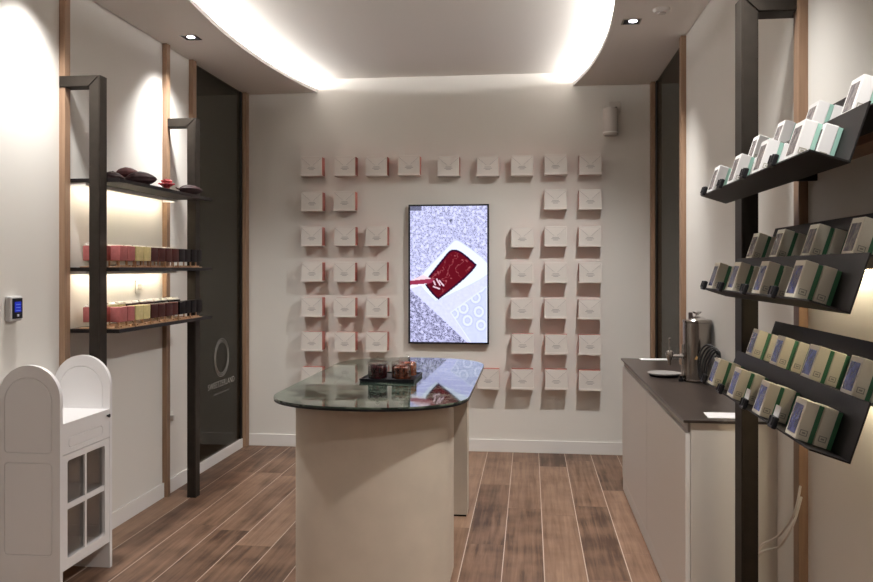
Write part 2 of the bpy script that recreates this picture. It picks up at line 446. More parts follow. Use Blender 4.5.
def picture(x, y):
    """colour on the screen at zoom pixel x 40..328, y 42..552 (linear light)"""
    n = noise.noise((x*.10, y*.10, 3.1)); w = noise.noise((x*.02, y*.02, 5)); r = random.random()
    lowleft = (y-372) > (x-60)*.93
    if inpoly((x, y), SPAT):
        return (.80, .60, .68) if y < 322 + (x-40)*-.10 else ((.28, .03, .07) if y < 338-(x-40)*.08 else (.85, .82, .95))
    if inpoly((x, y), CHOC):
        d = edged((x, y), CHOC)
        sw = math.sin((x*.75+y*.30+26*w+14*n)*.20)
        c = (.115, .005, .012) if d > 7 else (.030, .003, .02)
        if d > 10 and sw > .86: c = (.19, .018, .028)
        if d > 14 and sw > .985: c = (.36, .09, .11)
        g = math.hypot((x-140)/24, (y-336)/20)
        if g < 1.15: c = (.09, .004, .012)
        for ax, ay, bx, by in ((126, 318, 134, 336), (140, 316, 152, 338), (150, 322, 166, 340), (128, 344, 150, 352)):
            q = max(0, min(1, ((x-ax)*(bx-ax)+(y-ay)*(by-ay))/((bx-ax)**2+(by-ay)**2)))
            if math.hypot(x-ax-q*(bx-ax), y-ay-q*(by-ay)) < 2.6: c = (.75, .52, .62)
        return c
    if inpoly((x, y), TRAY):
        d = edged((x, y), TRAY)
        return (.74, .82, 1.0) if d > 4 else (.58, .62, .95)
    if inpoly((x, y), SHEET):
        d = edged((x, y), SHEET)
        best = min(abs(math.hypot(x-a, (y-b)*.92)-15) for a, b in RINGS)
        k = .84 if best < 4 else (.60 if best < 8 else .69+.05*n)
        if d < 4: k = .86
        return (k*.80, k*.86, min(1, k*1.28))
    if lowleft:
        k = .55 + .45*n + .55*(r-.5)
        if r < .32 and n < .2: k = .06
        k = max(.06, min(.95, k)); return (k*.70, k*.70, min(1, k*1.02+.03))
    if (y-322) > (x-60)*.9 or x > 300 - (y-250)*1.2 and y > 250:
        k = .72 + .06*n + .06*(r-.5); return (k*.84, k*.87, 1.0)
    k = .66 + .30*n + .45*(r-.5)
    if r < .20 and n < .25: k = .16
    if math.hypot(x-192, y-96) < 5: k = .15
    if x < 84 and y < 58: k = .12 + .1*r
    k = max(.10, min(.95, k)); return (k*.77, k*.79, min(1, k*1.22))
NX, NY = 150, 264
sw_, sh_ = TW-2*bz, THH-2*bz
bm = bmesh.new(); grid = []
for j in range(NY+1):
    grid.append([bm.verts.new((-sw_/2+sw_*i/NX, -.0505, sh_/2-sh_*j/NY)) for i in range(NX+1)])
for j in range(NY):
    for i in range(NX): bm.faces.new((grid[j][i], grid[j+1][i], grid[j+1][i+1], grid[j][i+1]))
SCR = bpy.data.materials.new('screen_picture'); SCR.use_nodes = True
nt = SCR.node_tree; nt.nodes.clear()
_o = nt.nodes.new('ShaderNodeOutputMaterial'); _e = nt.nodes.new('ShaderNodeEmission'); _a = nt.nodes.new('ShaderNodeVertexColor'); _a.layer_name = 'Col'
_e.inputs[1].default_value = .90
nt.links.new(_a.outputs[0], _e.inputs[0]); nt.links.new(_e.outputs[0], _o.inputs[0])
scr = obj('screen', bm, SCR, tv)
att = scr.data.color_attributes.new('Col', 'FLOAT_COLOR', 'POINT')
k = 0
for j in range(NY+1):
    for i in range(NX+1):
        c = picture(40+288*i/NX, 42+510*j/NY); att.data[k].color = (*c, 1); k += 1

# ------------------------------------------------------------------ gift boxes on the back wall
PINK = mat('pink_card', (.46, .145, .12), .55)
BOXW = mat('ivory_card', (.70, .655, .615), .55)
PRINT = mat('grey_print', (.36, .33, .33), .6)
BW, BHH, BD = .176, .154, .104
def gift_box(label, loc):
    t = thing('gift_box', label, 'gift box', loc, group='white gift boxes on the back wall')
    w, h = BW/2, BHH/2
    obj('body', nbox(-w+.001, w-.001, -BD+.006, -.001, -h+.002, h-.002, bev=.001), PINK, t)
    bm = bmesh.new(); ev = .0018
    outl = [(w, h), (-w, h), (-w, -h), (w, -h)]
    box(bm, -w, w, -BD, -BD+.007, -h, h, bev=.0015)
    obj('lid', bm, BOXW, t)
    bm = bmesh.new()                       # folded envelope flap, a thin card triangle
    y = -BD-.0012
    pts = [(-w+.006, h-.012), (w-.006, h-.012), (.012, .004), (-.012, .004)]
    prism(bm, pts, y, -BD+.0005, 'XZ')
    obj('flap', bm, mat('ivory_flap', (.72, .675, .635), .55), t)
    bm = bmesh.new()
    for a, b in (((-w+.006, h-.012), (-.012, .004)), ((w-.006, h-.012), (.012, .004))):
        tube(bm, [(a[0], y, a[1]), (b[0], y, b[1])], .0011, 5)
    for x0, x1, z in ((-.026, .026, -.010), (-.034, .034, -.021), (-.020, .020, -.031)):
        box(bm, x0, x1, -BD-.0006, -BD+.0003, z-.0022, z+.0022)
    obj('printed_lines', bm, PRINT, t)
    bm = bmesh.new()
    box(bm, -w-.002, w+.002, -BD-.012, -.001, -h-.006, -h-.001); box(bm, -w-.002, w+.002, -BD-.012, -BD-.008, -h-.001, -h+.010)
    obj('mounting_ledge', bm, mat('frosted_ledge', (.76, .70, .66), .35), t)
    return t
RN = ['top', 'second', 'third', 'fourth', 'fifth', 'sixth', 'bottom']
ORD = ['first', 'second', 'third', 'fourth', 'fifth', 'sixth', 'seventh', 'eighth', 'ninth']
CL = [-1.792, -1.516, -1.247, -.980]; CRT = [-.658, -.334]; CR = [-.062, .206, .473]
zL = [2.340, 2.054, 1.765, 1.472, 1.178, .896, .600]; zR = [2.326, 2.048, 1.752, 1.464, 1.177, .893, .611]
rows = []
for r in range(7):
    if r == 0: cl, cr = CL, CRT+CR
    elif r == 1: cl, cr = CL[:2], CR[1:]
    elif r == 6: cl, cr = CL[:1], CRT[1:]+CR
    else: cl, cr = CL[:3], CR
    rows.append((cl, cr))
proto = None
for r, (cl, cr) in enumerate(rows):
    for side, xs, zs in (('left', cl, zL), ('right', cr, zR)):
        for i, x in enumerate(xs):
            if r == 0:
                k = i + (0 if side == 'left' else len(cl))
                lab = 'white gift box with pink sides, %s from the left in the top row' % ORD[k]
            elif r == 6 and side == 'left':
                lab = 'white gift box half hidden behind the left end of the marble table top'
            else:
                k = i if side == 'left' else len(xs)-1-i
                where = 'left' if side == 'left' else 'right'
                lab = 'white gift box, %s from %s end of the %s row, %s of the screen' % (ORD[k], where, RN[r], where)
            dz = random.uniform(-.003, .003); dx = random.uniform(-.004, .004)
            loc = (x+dx, YB, zs[r]+dz)
            if proto is None: proto = gift_box(lab, loc)
            else: dup(proto, loc, lab)

# ------------------------------------------------------------------ centre table
tb = thing('display_table', 'stone-topped oval table on two cream pedestals in the middle of the room', 'table', (-.745, 4.33, 0))
def stadium(a, y0, b0, y1, b1, n=40, e=2.25, ox=0):
    out = []
    for i in range(n+1):
        t = PI*i/n; c, s = math.cos(t), math.sin(t)
        out.append((ox+a*math.copysign(abs(c)**(2/e), c), y1+b1*abs(s)**(2/e)))
    for i in range(n+1):
        t = PI+PI*i/n; c, s = math.cos(t), math.sin(t)
        out.append((ox+a*math.copysign(abs(c)**(2/e), c), y0-b0*abs(s)**(2/e)))
    return out
bm = bmesh.new()
prism(bm, stadium(.463, -.58, .37, .57, .42), .892, .90, 'XY', bev=.0015)
tt = obj('table_top', bm, MARBLE, tb)
bm = bmesh.new(); prism(bm, stadium(.462, -.58, .369, .57, .419), .882, .8925, 'XY', bev=.001)
obj('black_edge', bm, BLACKP, tt)
def dleg(y0, b0, y1, flip):
    a = .368; n = 36; pts = []
    for i in range(n+1):
        t = PI+PI*i/n; c, s = math.cos(t), math.sin(t)
        pts.append((a*math.copysign(abs(c)**(2/2.5), c), y0-b0*abs(s)**(2/2.5)))
    pts += [(a, y1), (-a, y1)]
    if flip: pts = [(x, -y) for x, y in pts][::-1]
    return pts
for f in (False, True):
    bm = bmesh.new()
    p = dleg(-.55, .27, -.36, False) if not f else dleg(-.60, .22, -.48, True)
    prism(bm, p, .012, .882, 'XY')
    lg = obj('pedestal', bm, CREAM, tb, 40)
    cx, cy = 0, sum(q[1] for q in p)/len(p)
    bm = bmesh.new(); prism(bm, [(q[0]*.985, cy+(q[1]-cy)*.97) for q in p], 0, .013, 'XY')
    obj('shadow_gap_base', bm, BLACKP, lg, 40)

# black tray with glass jars of beans
ZT = .90
tray = thing('serving_tray', 'black rectangular tray holding the glass jars on the marble table', 'tray', (-.735, 4.27, ZT), (0, 0, math.radians(-1)))
bm = bmesh.new()
prism(bm, rrect(-.155, .135, -.14, .17, .012), 0, .010, 'XY', bev=.002)
for a in ((-.155, .135, -.14, -.132), (-.155, .135, .162, .17), (-.155, -.147, -.132, .162), (.127, .135, -.132, .162)): box(bm, *a, .009, .017)
obj('tray_body', bm, BLACKP, tray)
def jar(name, label, x, y, fill, spot, fill_h=.070):
    t = thing(name, label, 'jar', (x, y, ZT+.0105), group='glass jars on the black tray')
    r = .053
    obj('glass_body', lathe(bmesh.new(), [(0, 0), (r-.004, 0), (r, .004), (r, .076), (r-.001, .080), (r-.0022, .080), (r-.0022, .005), (0, .004)], n=40), CLEAR, t, 40)
    m = print_mat('beans_'+label[:12], fill, spot, 60)
    bm = bmesh.new(); lathe(bm, [(0, .0045), (r-.004, .0052), (r-.003, .008), (r-.003, fill_h-.006), (r-.008, fill_h-.001), (0, fill_h)], n=40)
    f = obj('beans', bm, m, t, 40)
    bm = bmesh.new()
    for i in range(70):
        a = random.uniform(0, 2*PI); q = (r-.010)*math.sqrt(random.random())
        mtx = Matrix.Translation((q*math.cos(a), q*math.sin(a), fill_h+random.uniform(-.002, .004))) @ Matrix.Rotation(random.uniform(0, PI), 4, 'Z') @ Matrix.Diagonal((.0065, .0042, .0042, 1))
        bmesh.ops.create_icosphere(bm, subdivisions=1, radius=1, matrix=mtx)
    tl = obj('bean_topping', bm, m, t, 60); tl['kind'] = 'stuff'
    l = obj('lid', lathe(bmesh.new(), [(r+.001, .080), (r+.001, .084), (r-.006, .092), (.012, .097), (0, .0975)], n=40), CLEAR, t, 40)
    obj('knob', lathe(bmesh.new(), [(0, .097), (.005, .097), (.005, .101), (.010, .106), (.010, .112), (.005, .117), (0, .118)], n=20), CLEAR, l, 40)
    return t
jar('bean_jar', 'glass jar of near-black red beans at the front left of the black tray', -.808, 4.205, (.008, .002, .003), (.07, .012, .016))
jar('bean_jar', 'glass jar of orange-brown beans at the front right of the black tray', -.680, 4.205, (.025, .006, .004), (.22, .06, .03))
jar('bean_jar', 'glass jar of red beans, back right of the tray behind the orange ones', -.668, 4.335, (.16, .03, .02), (.5, .16, .06))

# ------------------------------------------------------------------ metal shelf frames
def frame(side, y, label):
    t = thing('shelf_frame', label, 'shelf frame', (XL if side < 0 else XR, y, 0), group='dark metal shelf frames')
    s = -side; W, P, D, H = .222, .058, .075, 2.48
    if side > 0: D = .10
    bm = bmesh.new()
    prism(bm, [(s*(W-P), 0), (s*W, 0), (s*W, H), (s*(W-P), H-P)], 0, D, 'XZ', bev=.004)
    obj('post', bm, DARKMETAL, t)
    bm = bmesh.new()
    prism(bm, [(s*.002, H-P), (s*(W-P), H-P), (s*W, H), (s*.002, H)], 0, D, 'XZ', bev=.004)
    obj('top_bar', bm, DARKMETAL, t)
    return t
F1 = frame(-1, 3.83, 'tall bronze frame post nearest on the left wall, behind the white cabinet')
F2 = frame(-1, 5.00, 'tall dark frame post on the left wall beside the tinted glass')
F3 = frame(1, 2.99, 'tall dark frame post on the right wall, at the end of the counter')

# left shelves
LEDW = emis('shelf_led', (1.0, .87, .66), 32.0)
def left_shelf(z, label, led):
    t = thing('wall_shelf', label, 'shelf', (XL, 3.91, z), group='dark shelves on the left wall')
    bm = bmesh.new()
    prism(bm, [(.002, 0), (.285, 0), (.285, 1.215), (.225, 1.215), (.225, 1.085), (.002, 1.085)], -.020, 0, 'XY', bev=.002)
    obj('board', bm, SHELFMETAL, t)
    if led:
        obj('light_strip', nbox(.060, .076, .03, 1.06, -.0235, -.0198), LEDW, t)
        obj('light_baffle', box(box(box(bmesh.new(), .098, .101, .006, 1.08, -.036, -.0195), .003, .098, .004, .007, -.036, -.0195), .003, .098, 1.079, 1.082, -.036, -.0195), TRIMW, t)
    return t
ZS = (1.965, 1.503, 1.183)
left_shelf(ZS[0], 'topmost dark shelf on the left wall, holding cocoa pods', True)
left_shelf(ZS[1], 'middle dark shelf on the left wall with a row of chocolate blocks', True)
left_shelf(ZS[2], 'lowest dark shelf on the left wall with a row of chocolate blocks', False)

# cocoa pods and the red flower on the top shelf
def pod(label, loc, L, R, rot, col, bumpy=.12):
    bm = bmesh.new(); n, m = 40, 22; rings = []
    for i in range(m+1):
        s = i/m; x = (s-.5)*L; r0 = R*(math.sin(PI*s)**.62)*(1-.28*(s-.35))
        if i in (0, m): rings.append([bm.verts.new((x, 0, 0))]); continue
        rings.append([])
        for k in range(n):
            a = 2*PI*k/n; r = r0*(1-bumpy*(.5+.5*math.cos(10*a))*.8 + .05*noise.noise((x*60, math.cos(a)*4, math.sin(a)*4+loc[1])))
            rings[-1].append(bm.verts.new((x, r*math.cos(a), r*math.sin(a))))
    for a, b in zip(rings, rings[1:]):
        for k in range(n):
            q = (k+1) % n
            if len(a) == 1: bm.faces.new((a[0], b[k], b[q]))
            elif len(b) == 1: bm.faces.new((a[k], a[q], b[0]))
            else: bm.faces.new((a[k], a[q], b[q], b[k]))
    t = thing('cocoa_pod', label, 'cocoa pod', loc, rot, group='dried cocoa pods on the top shelf')
    obj('husk', bm, mat('pod_%.3f' % col[0], col, .6, bump=.6, bscale=90, vary=.3, vscale=30, spec=.2), t, 60)
    bm = bmesh.new(); tube(bm, [(-L/2+.004, 0, 0), (-L/2-.010, .003, .004), (-L/2-.018, .004, .010)], [.006, .005, .004], 8)
    obj('stem', bm, mat('pod_stem', (.06, .03, .02), .7), t, 60)
    return t
z = ZS[0]
pod('dark brown cocoa pod in front, largest on the top left shelf', (-2.19, 4.315, z+.040), .170, .044, (0, -.02, .50), (.022, .008, .009))
pod('dark cocoa pod mostly hidden behind the largest pod on the top shelf', (-2.302, 4.205, z+.034), .13, .038, (0, .03, .62), (.020, .008, .009))
pod('reddish brown cocoa pod leaning above the two darker pods', (-2.285, 4.335, z+.078), .125, .034, (0, -.05, .55), (.060, .018, .018))
pod('dark pod at the far end of the top shelf by the post', (-2.145, 4.88, z+.031), .16, .035, (0, .02, .80), (.020, .011, .017))
fl = thing('flower_head', 'bright red flower head between the cocoa pods on the top shelf', 'flower', (-2.17, 4.59, z))
RED = mat('red_petal', (.50, .030, .040), .5, vary=.25, vscale=40)
for ringi, (cnt, tilt, ln) in enumerate(((11, .50, .056), (10, .90, .054), (7, 1.25, .050))):
    for k in range(cnt):
        a = 2*PI*k/cnt + ringi*.35; bm = bmesh.new()
        pts = [(.2, 0), (.6, .30), (.9, .26), (1.0, 0)]; top = []
        prof = [(0, .12), (.35, .30), (.7, .34), (.92, .2), (1, .02)]
        rows_ = []
        for s, w in prof:
            h = .22*math.sin(PI*s*.9)
            rows_.append([bm.verts.new((s*ln, w*ln*q, h*ln*(1-.6*q*q)+dz)) for q, dz in ((-1, 0), (0, 0), (1, 0))] + [bm.verts.new((s*ln, w*ln*q, h*ln*(1-.6*q*q)-.003)) for q in (1, 0, -1)])
        for A, B in zip(rows_, rows_[1:]):
            for i in range(6): bm.faces.new((A[i], A[(i+1) % 6], B[(i+1) % 6], B[i]))
        bm.faces.new(rows_[0]); bm.faces.new(rows_[-1][::-1])
        o = obj('petal', bm, RED, fl, 60); o.location = (0, 0, .014+.004*ringi); o.rotation_euler = (0, -tilt, a)
bm = bmesh.new(); bmesh.ops.create_icosphere(bm, subdivisions=2, radius=.010, matrix=Matrix.Translation((0, 0, .040)))
obj('flower_centre', bm, mat('flower_core', (.35, .05, .03), .7), fl, 60)
obj('stem_base', lathe(bmesh.new(), [(0, 0), (.018, 0), (.016, .010), (.008, .018), (0, .019)]), mat('flower_base', (.25, .03, .03), .7), fl, 40)

# chocolate blocks on sticks, in pairs with a wooden rest
KINDS = [('pink', (.42, .135, .13)), ('pale yellow', (.70, .60, .30)), ('milk brown', (.060, .017, .014)), ('milk brown', (.056, .016, .013)),
         ('near-black', (.005, .003, .003)), ('near-black', (.005, .003, .003))]
WRAPM = glass('crumpled_wrapper', (.93, .92, .90), .22, 1.6)
WRAPT = mat('wrapper_top_white', (.78, .74, .68), .35)
def choc_mesh(seed):
    rnd = random.Random(seed); bm = bmesh.new()
    box(bm, -.026, .026, -.0420, .0420, 0, .078, bev=.004, seg=3)
    for v_ in bm.verts:
        k = v_.co.z/.084
        v_.co.y *= 1+.02*(k-1); v_.co.x += .0025*noise.noise((v_.co.y*40+seed, v_.co.z*40, 1))
        v_.co.z += .0025*noise.noise((v_.co.y*50+seed*3, 2, v_.co.x*50)) if k > .5 else 0
    return bm
protos = {}
def choc(kind, idx, loc, rz, label, back):
    key = (idx, back)
    if key in protos:
        return dup(protos[key], loc, label, (0, 0, rz))
    nm, col = KINDS[idx]
    t = thing('chocolate_stick', label, 'chocolate', loc, (0, 0, rz), group='wrapped chocolate blocks on sticks')
    b = obj('chocolate_block', choc_mesh(idx+10*back), mat('choc_%d' % idx, col, .5, vary=.10, vscale=50, spec=.12), t, 50, loc=(0, 0, .033))
    st = nbox(-.0035, .0035, -.005, .005, -.016, .040, bev=.001)
    obj('stick', st, LIGHTWOOD, t, loc=(0, 0, .019))
    if back:
        bm = bmesh.new(); n = 20; rows_ = []
        for s in range(4):
            rows_.append([])
            for k in range(n):
                a = 2*PI*k/n; sx = [.024, .025, .020, .014][s]; sy = [.040, .041, .036, .038][s]
                e = 2/3.5; c, q = math.cos(a), math.sin(a)
                jx = 1+.12*noise.noise((k*1.7, s*2.3, idx))*(s > 1); zz = [.112, .116, .121, .126][s] + (.006*noise.noise((k*.9, s, idx*3)) if s > 0 else 0)
                rows_[-1].append(bm.verts.new((sx*math.copysign(abs(c)**e, c)*jx, sy*math.copysign(abs(q)**e, q)*jx, zz)))
        for A, B in zip(rows_, rows_[1:]):
            for k in range(n): bm.faces.new((A[k], A[(k+1) % n], B[(k+1) % n], B[k]))
        bm.faces.new(rows_[-1])
        obj('wrapper_top', bm, WRAPT, t, 30)
    protos[key] = t
    return t
rest = None
for si, sname in ((1, 'middle'), (2, 'lowest')):
    zz = ZS[si]
    for g in range(6):
        yc = 4.005 + g*.1775
        nm = KINDS[g][0]
        lab = 'small wooden rest under the %s pair of chocolate blocks on the %s shelf' % (ORD[g], sname)
        if rest is None:
            rest = thing('stick_rest', lab, 'wooden rest', (-2.135, yc, zz), group='wooden rests under the chocolate blocks')
            bm = bmesh.new(); box(bm, -.195, .024, -.082, .082, 0, .005, bev=.001)
            obj('foot_board', bm, LIGHTWOOD, rest)
            bm = bmesh.new()
            comb = [(-.062, .005), (.062, .005), (.062, .012)]
            for y_ in (.0424, -.0424): comb += [(y_+.0062, .012), (y_+.0062, .0056), (y_-.0062, .0056), (y_-.0062, .012)]
            prism(bm, comb+[(-.062, .012)], -.012, .012, 'YZ')
            obj('slotted_bar', bm, LIGHTWOOD, rest)
        else: dup(rest, (-2.135, yc, zz), lab)
        for row, x, bk in (('front', -2.135, 0), ('middle', -2.21, 0), ('back', -2.285, 1)):
            if row == 'middle' and g > 0: continue
            for p, dy in (('nearer', -.0424), ('farther', .0424)):
                if row == 'middle' and p == 'farther': continue
                choc(None, g, (x+random.uniform(-.003, .003), yc+dy, zz+.0022), 0,
                     '%s chocolate block, %s of %s pair, %s row, %s left shelf' % (nm, p, ORD[g], row, sname), bk)

# small fittings on the left wall
th = thing('wall_thermostat', 'small wall control with a glowing blue screen on the left wall', 'thermostat', (XL, 3.455, 1.312))
obj('housing', nbox(0, .030, -.046, .040, -.058, .058, bev=.007), mat('grey_plastic', (.55, .54, .54), .4), th)
obj('face', nbox(.029, .034, -.034, .036, -.046, .048, bev=.0015), BLACKP, th)
obj('display', nbox(.0335, .0352, -.022, .024, -.016, .032), emis('blue_lcd', (.04, .06, .60), .42), th)
bm = bmesh.new()
for k in range(3): box(bm, .035, .0355, -.014, .018, -.010+k*.014, -.008+k*.014)
obj('readout_lines', bm, emis('lcd_lines', (.25, .35, 1), .45), th)
obj('button', nbox(.0335, .036, -.006, .008, -.037, -.026, bev=.001), mat('button_grey', (.5, .5, .6), .4), th)
SOCK = mat('socket_white', (.78, .76, .72), .4)
for y_, z_, lab in ((4.66, 1.385, 'white socket on the left wall just above the lowest shelf'), (5.10, .50, 'small white socket low on the left wall beside the oak batten')):
    t = thing('wall_socket', lab, 'socket', (XL, y_, z_))
    obj('plate', nbox(0, .008, -.035, .035, -.04, .04, bev=.002), SOCK, t)
    obj('plug', nbox(.007, .035, -.018, .018, -.018, .018, bev=.006), SOCK, t)

# ------------------------------------------------------------------ white arched cabinet
cb = thing('arched_cabinet', 'low white cabinet with two arched ends and a small glass door', 'cabinet', (XL+.003, 3.36, 0))
CW = .298; Y1 = .45; PT = .022
WL = WHITE
def arch_panel(y_face, y_back):
    def M(a, b, d): return (a, d, b)
    w = .006
    gs = []
    for i0, (x0, x1, zb, zt) in enumerate(((.028, CW-.036, .665, 1.010),)):
        f = lambda e: arch(x0+e, x1-e, zb+e, zt-e, 28, max(.004, .02-e))
        gs.append((f(0), f(w/2), f(w)))
    f = lambda e: rrect(.028+e, CW-.036-e, .205+e, .625-e, .02-e*.5)
    gs.append((f(0), f(w/2), f(w)))
    bm = bmesh.new(); grooved(bm, arch(0, CW, 0, 1.062), gs, y_face, y_back, .004, M)
    return obj('arched_side', bm, WL, cb, 30)
arch_panel(0, PT); arch_panel(Y1-PT, Y1)
# the front: drawer front with a groove, door frame with a rounded opening
def MF(a, b, d): return (d, a, b)
xf = CW-.002
bm = bmesh.new()
f = lambda e: rrect(.07+e, .365-e, .675+e, .728-e, .02-e*.5)
grooved(bm, [(PT, .655), (Y1-PT, .655), (Y1-PT, .795), (PT, .795)], [(f(0), f(.003), f(.006))], xf, xf-.02, .004, MF)
dr = obj('drawer_front', bm, WL, cb, 30)
obj('knob', lathe(bmesh.new(), [(0, 0), (.005, 0), (.005, .006), (.009, .010), (.009, .014), (0, .016)], n=20), BLACKP, dr, 40)
kn = dr.children[0]; kn.rotation_euler = (0, PI/2, 0); kn.location = (xf, .405, .765)
bm = bmesh.new()
grooved(bm, [(PT, .13), (Y1-PT, .13), (Y1-PT, .651), (PT, .651)], [(rrect(.062, .386, .178, .622, .014), None, None)], xf, xf-.02, .004, MF)
door = obj('door_frame', bm, WL, cb, 30)
obj('glass_pane', nbox(xf-.017, xf-.014, .056, .392, .172, .628), DOORGLASS, door)
bm = bmesh.new(); box(bm, xf-.012, xf-.003, .212, .226, .176, .624)
obj('glazing_bar', bm, WL, door)
obj('glazing_bar', nbox(xf-.011, xf-.004, .058, .39, .398, .424), WL, door)
bm = bmesh.new()
box(bm, .004, xf-.022, PT, Y1-PT, .775, .795, bev=.0015)
obj('counter_top', bm, WL, cb)
obj('back_panel', nbox(.002, .010, PT, Y1-PT, .13, .775), mat('cabinet_inside', (.80, .76, .72), .5), cb)
obj('bottom_board', nbox(.010, xf-.026, PT, Y1-PT, .13, .150), WL, cb)
obj('inner_shelf', nbox(.010, xf-.022, PT, Y1-PT, .405, .420), WL, cb)

# ------------------------------------------------------------------ counter on the right
XW = .622; CY0, CY1, CZ = 3.325, 5.55, .887
bc = thing('base_cabinet', 'pale low cabinet run with two flat doors along the right wall', 'cabinet', (XW, CY0, 0))
obj('carcass', nbox(.022, XR-XW-.001, .015, CY1-CY0-.01, .06, CZ-.011), CABF, bc)
obj('end_panel', nbox(.022, XR-XW-.001, 0, .014, 0, CZ-.011), mat('cabinet_end', (.74, .70, .64), .5), bc)
for y0, y1 in ((.004, 1.076), (1.086, CY1-CY0-.012)):
    obj('door', nbox(.002, .021, y0, y1, .085, CZ-.055, bev=.0015), CABF, bc)
obj('handle_rail', nbox(.012, .0215, .004, CY1-CY0-.012, CZ-.050, CZ-.012), mat('rail_grey', (.30, .26, .23), .4), bc)
obj('plinth', nbox(.004, .021, .004, CY1-CY0-.012, 0, .08, bev=.002), TRIMW, bc)
wt = obj('worktop', nbox(XW-.008, XR-.001, CY0-.008, CY1, CZ-.011, CZ, bev=.0015), WORKTOP)
tag(wt, 'dark brown worktop over the pale cabinets on the right', 'worktop')

# steel drink dispenser
dp = thing('drink_dispenser', 'brushed steel cylindrical drink dispenser with a tap on the worktop', 'dispenser', (.900, 4.47, CZ))
R_ = .076
obj('body', lathe(bmesh.new(), [(0, .004), (R_, .004), (R_, .012), (R_-.002, .014), (R_-.002, .318), (R_+.001, .320), (R_+.001, .330), (R_-.004, .334), (0, .334)], n=64), STEEL, dp, 30)
obj('foot_ring', lathe(bmesh.new(), [(0, 0), (R_-.003, 0), (R_-.003, .005), (0, .005)], n=48), BLACKP, dp, 30)
ld = obj('lid', lathe(bmesh.new(), [(R_-.030, .333), (R_-.032, .340), (.028, .350), (.016, .352), (0, .352)], n=48), CHROME, dp, 30)
obj('lid_knob', lathe(bmesh.new(), [(.010, .351), (.008, .360), (.022, .370), (.026, .376), (.020, .380), (0, .381)], n=32), CHROME, ld, 30)
obj('hinge', nbox(-.045, -.025, -.012, .012, .332, .372, bev=.003), mat('dark_knob', (.06, .04, .035), .4), dp)
bm = bmesh.new(); tube(bm, [(-R_+.004, 0, .135), (-.105, 0, .135), (-.140, 0, .135)], .010, 14); tube(bm, [(-R_+.001, 0, .135), (-R_-.010, 0, .135)], .015, 16)
tap = obj('tap', bm, CHROME, dp, 40)
bm = bmesh.new(); lathe(bm, [(0, .085), (.008, .085), (.011, .110), (.016, .125), (.022, .145), (.017, .160), (.006, .166), (.004, .215), (.006, .222), (.007, .230), (0, .236)], -.146, 0, 24)
obj('tap_lever', bm, mat('dark_chrome', (.42, .39, .37), .2, 1.0), tap, 40)
bm = bmesh.new(); tube(bm, [(-R_-.004, -.01, .02), (-R_-.004, -.01, .20)], .004, 10)
obj('sight_tube', bm, CHROME, dp, 40)
obj('tube_foot', lathe(bmesh.new(), [(0, 0), (.014, 0), (.014, .012), (.008, .016), (.008, .03), (0, .03)], -R_-.012, -.015, 20), BLACKP, dp, 40)
bm = bmesh.new(); prism(bm, [(-.012, 0), (.012, 0), (0, .022)], 0, .001, 'XY')
wl = obj('warning_triangle', bm, mat('warning_amber', (.55, .33, .12), .5), dp)
ang = math.radians(-103); wl.location = (R_*math.cos(ang), R_*math.sin(ang), .125); wl.rotation_euler = (PI/2, 0, ang+PI/2)
pl = thing('drip_plate', 'round steel drip plate beneath the dispenser tap', 'plate', (.755, 4.645, CZ))
obj('black_base', lathe(bmesh.new(), [(0, 0), (.078, 0), (.084, .012), (0, .012)], n=48), BLACKP, pl, 40)
obj('steel_dish', lathe(bmesh.new(), [(0, .0125), (.080, .0125), (.092, .018), (.093, .022), (.088, .022), (.076, .0165), (0, .0165)], n=48), mat('satin_steel', (.66, .64, .62), .38, .8), pl, 40)
# black cable coil
bm = bmesh.new(); pts = []
for i in range(150):
    a = 2*PI*i/30; k = i/150
    pts.append((.922+.040*math.cos(a)*(1.1-.55*k)+.018*(k-.5), 4.27-.050*math.cos(a)*(1+.10*math.sin(i*.21))-.05*k, CZ+.112+.104*math.sin(a+.9*k)*(1.02-.30*k)))
pts += [(.945, 4.25, CZ+.16), (.96, 4.20, CZ+.06), (.962, 4.18, CZ+.006), (.95, 4.10, CZ+.006)]
tube(bm, smoothpath(pts, 2), .0050, 8)
tag(obj('power_cable', bm, CABLEB, None, 60), 'coiled black power cable standing beside the steel dispenser', 'cable')
tag(obj('paper_sheet', prism(bmesh.new(), [(.735, 5.44), (.93, 5.46), (.925, 5.535), (.73, 5.525)], CZ, CZ+.003, 'XY'), PAPER), 'white card lying at the far end of the dark worktop', 'paper')
tag(obj('paper_sheet', prism(bmesh.new(), [(.722, 3.375), (.86, 3.375), (.87, 3.50), (.73, 3.50)], CZ, CZ+.002, 'XY'), PAPER), 'white sheet lying at the near end of the dark worktop', 'paper')

# white power cable hanging on the right wall
bm = bmesh.new()
tube(bm, smoothpath([(.942, 2.935, .735), (.93, 2.955, .64), (.915, 3.05, .535), (.905, 3.13, .48), (.89, 3.23, .42), (.88, 3.26, .33), (.88, 3.265, .18), (.878, 3.26, .008)], 8), .0045, 8)
tag(obj('power_cable', bm, CABLEW, None, 60), 'white power cable, upper strand looping down the right wall', 'cable', 'white power cables')
bm = bmesh.new()
tube(bm, smoothpath([(.942, 2.925, .70), (.922, 2.945, .60), (.905, 3.03, .495), (.895, 3.10, .455), (.875, 3.20, .40), (.862, 3.235, .30), (.862, 3.24, .16), (.860, 3.235, .008)], 8), .0045, 8)
tag(obj('power_cable', bm, CABLEW, None, 60), 'white power cable, lower strand looping down the right wall', 'cable', 'white power cables')

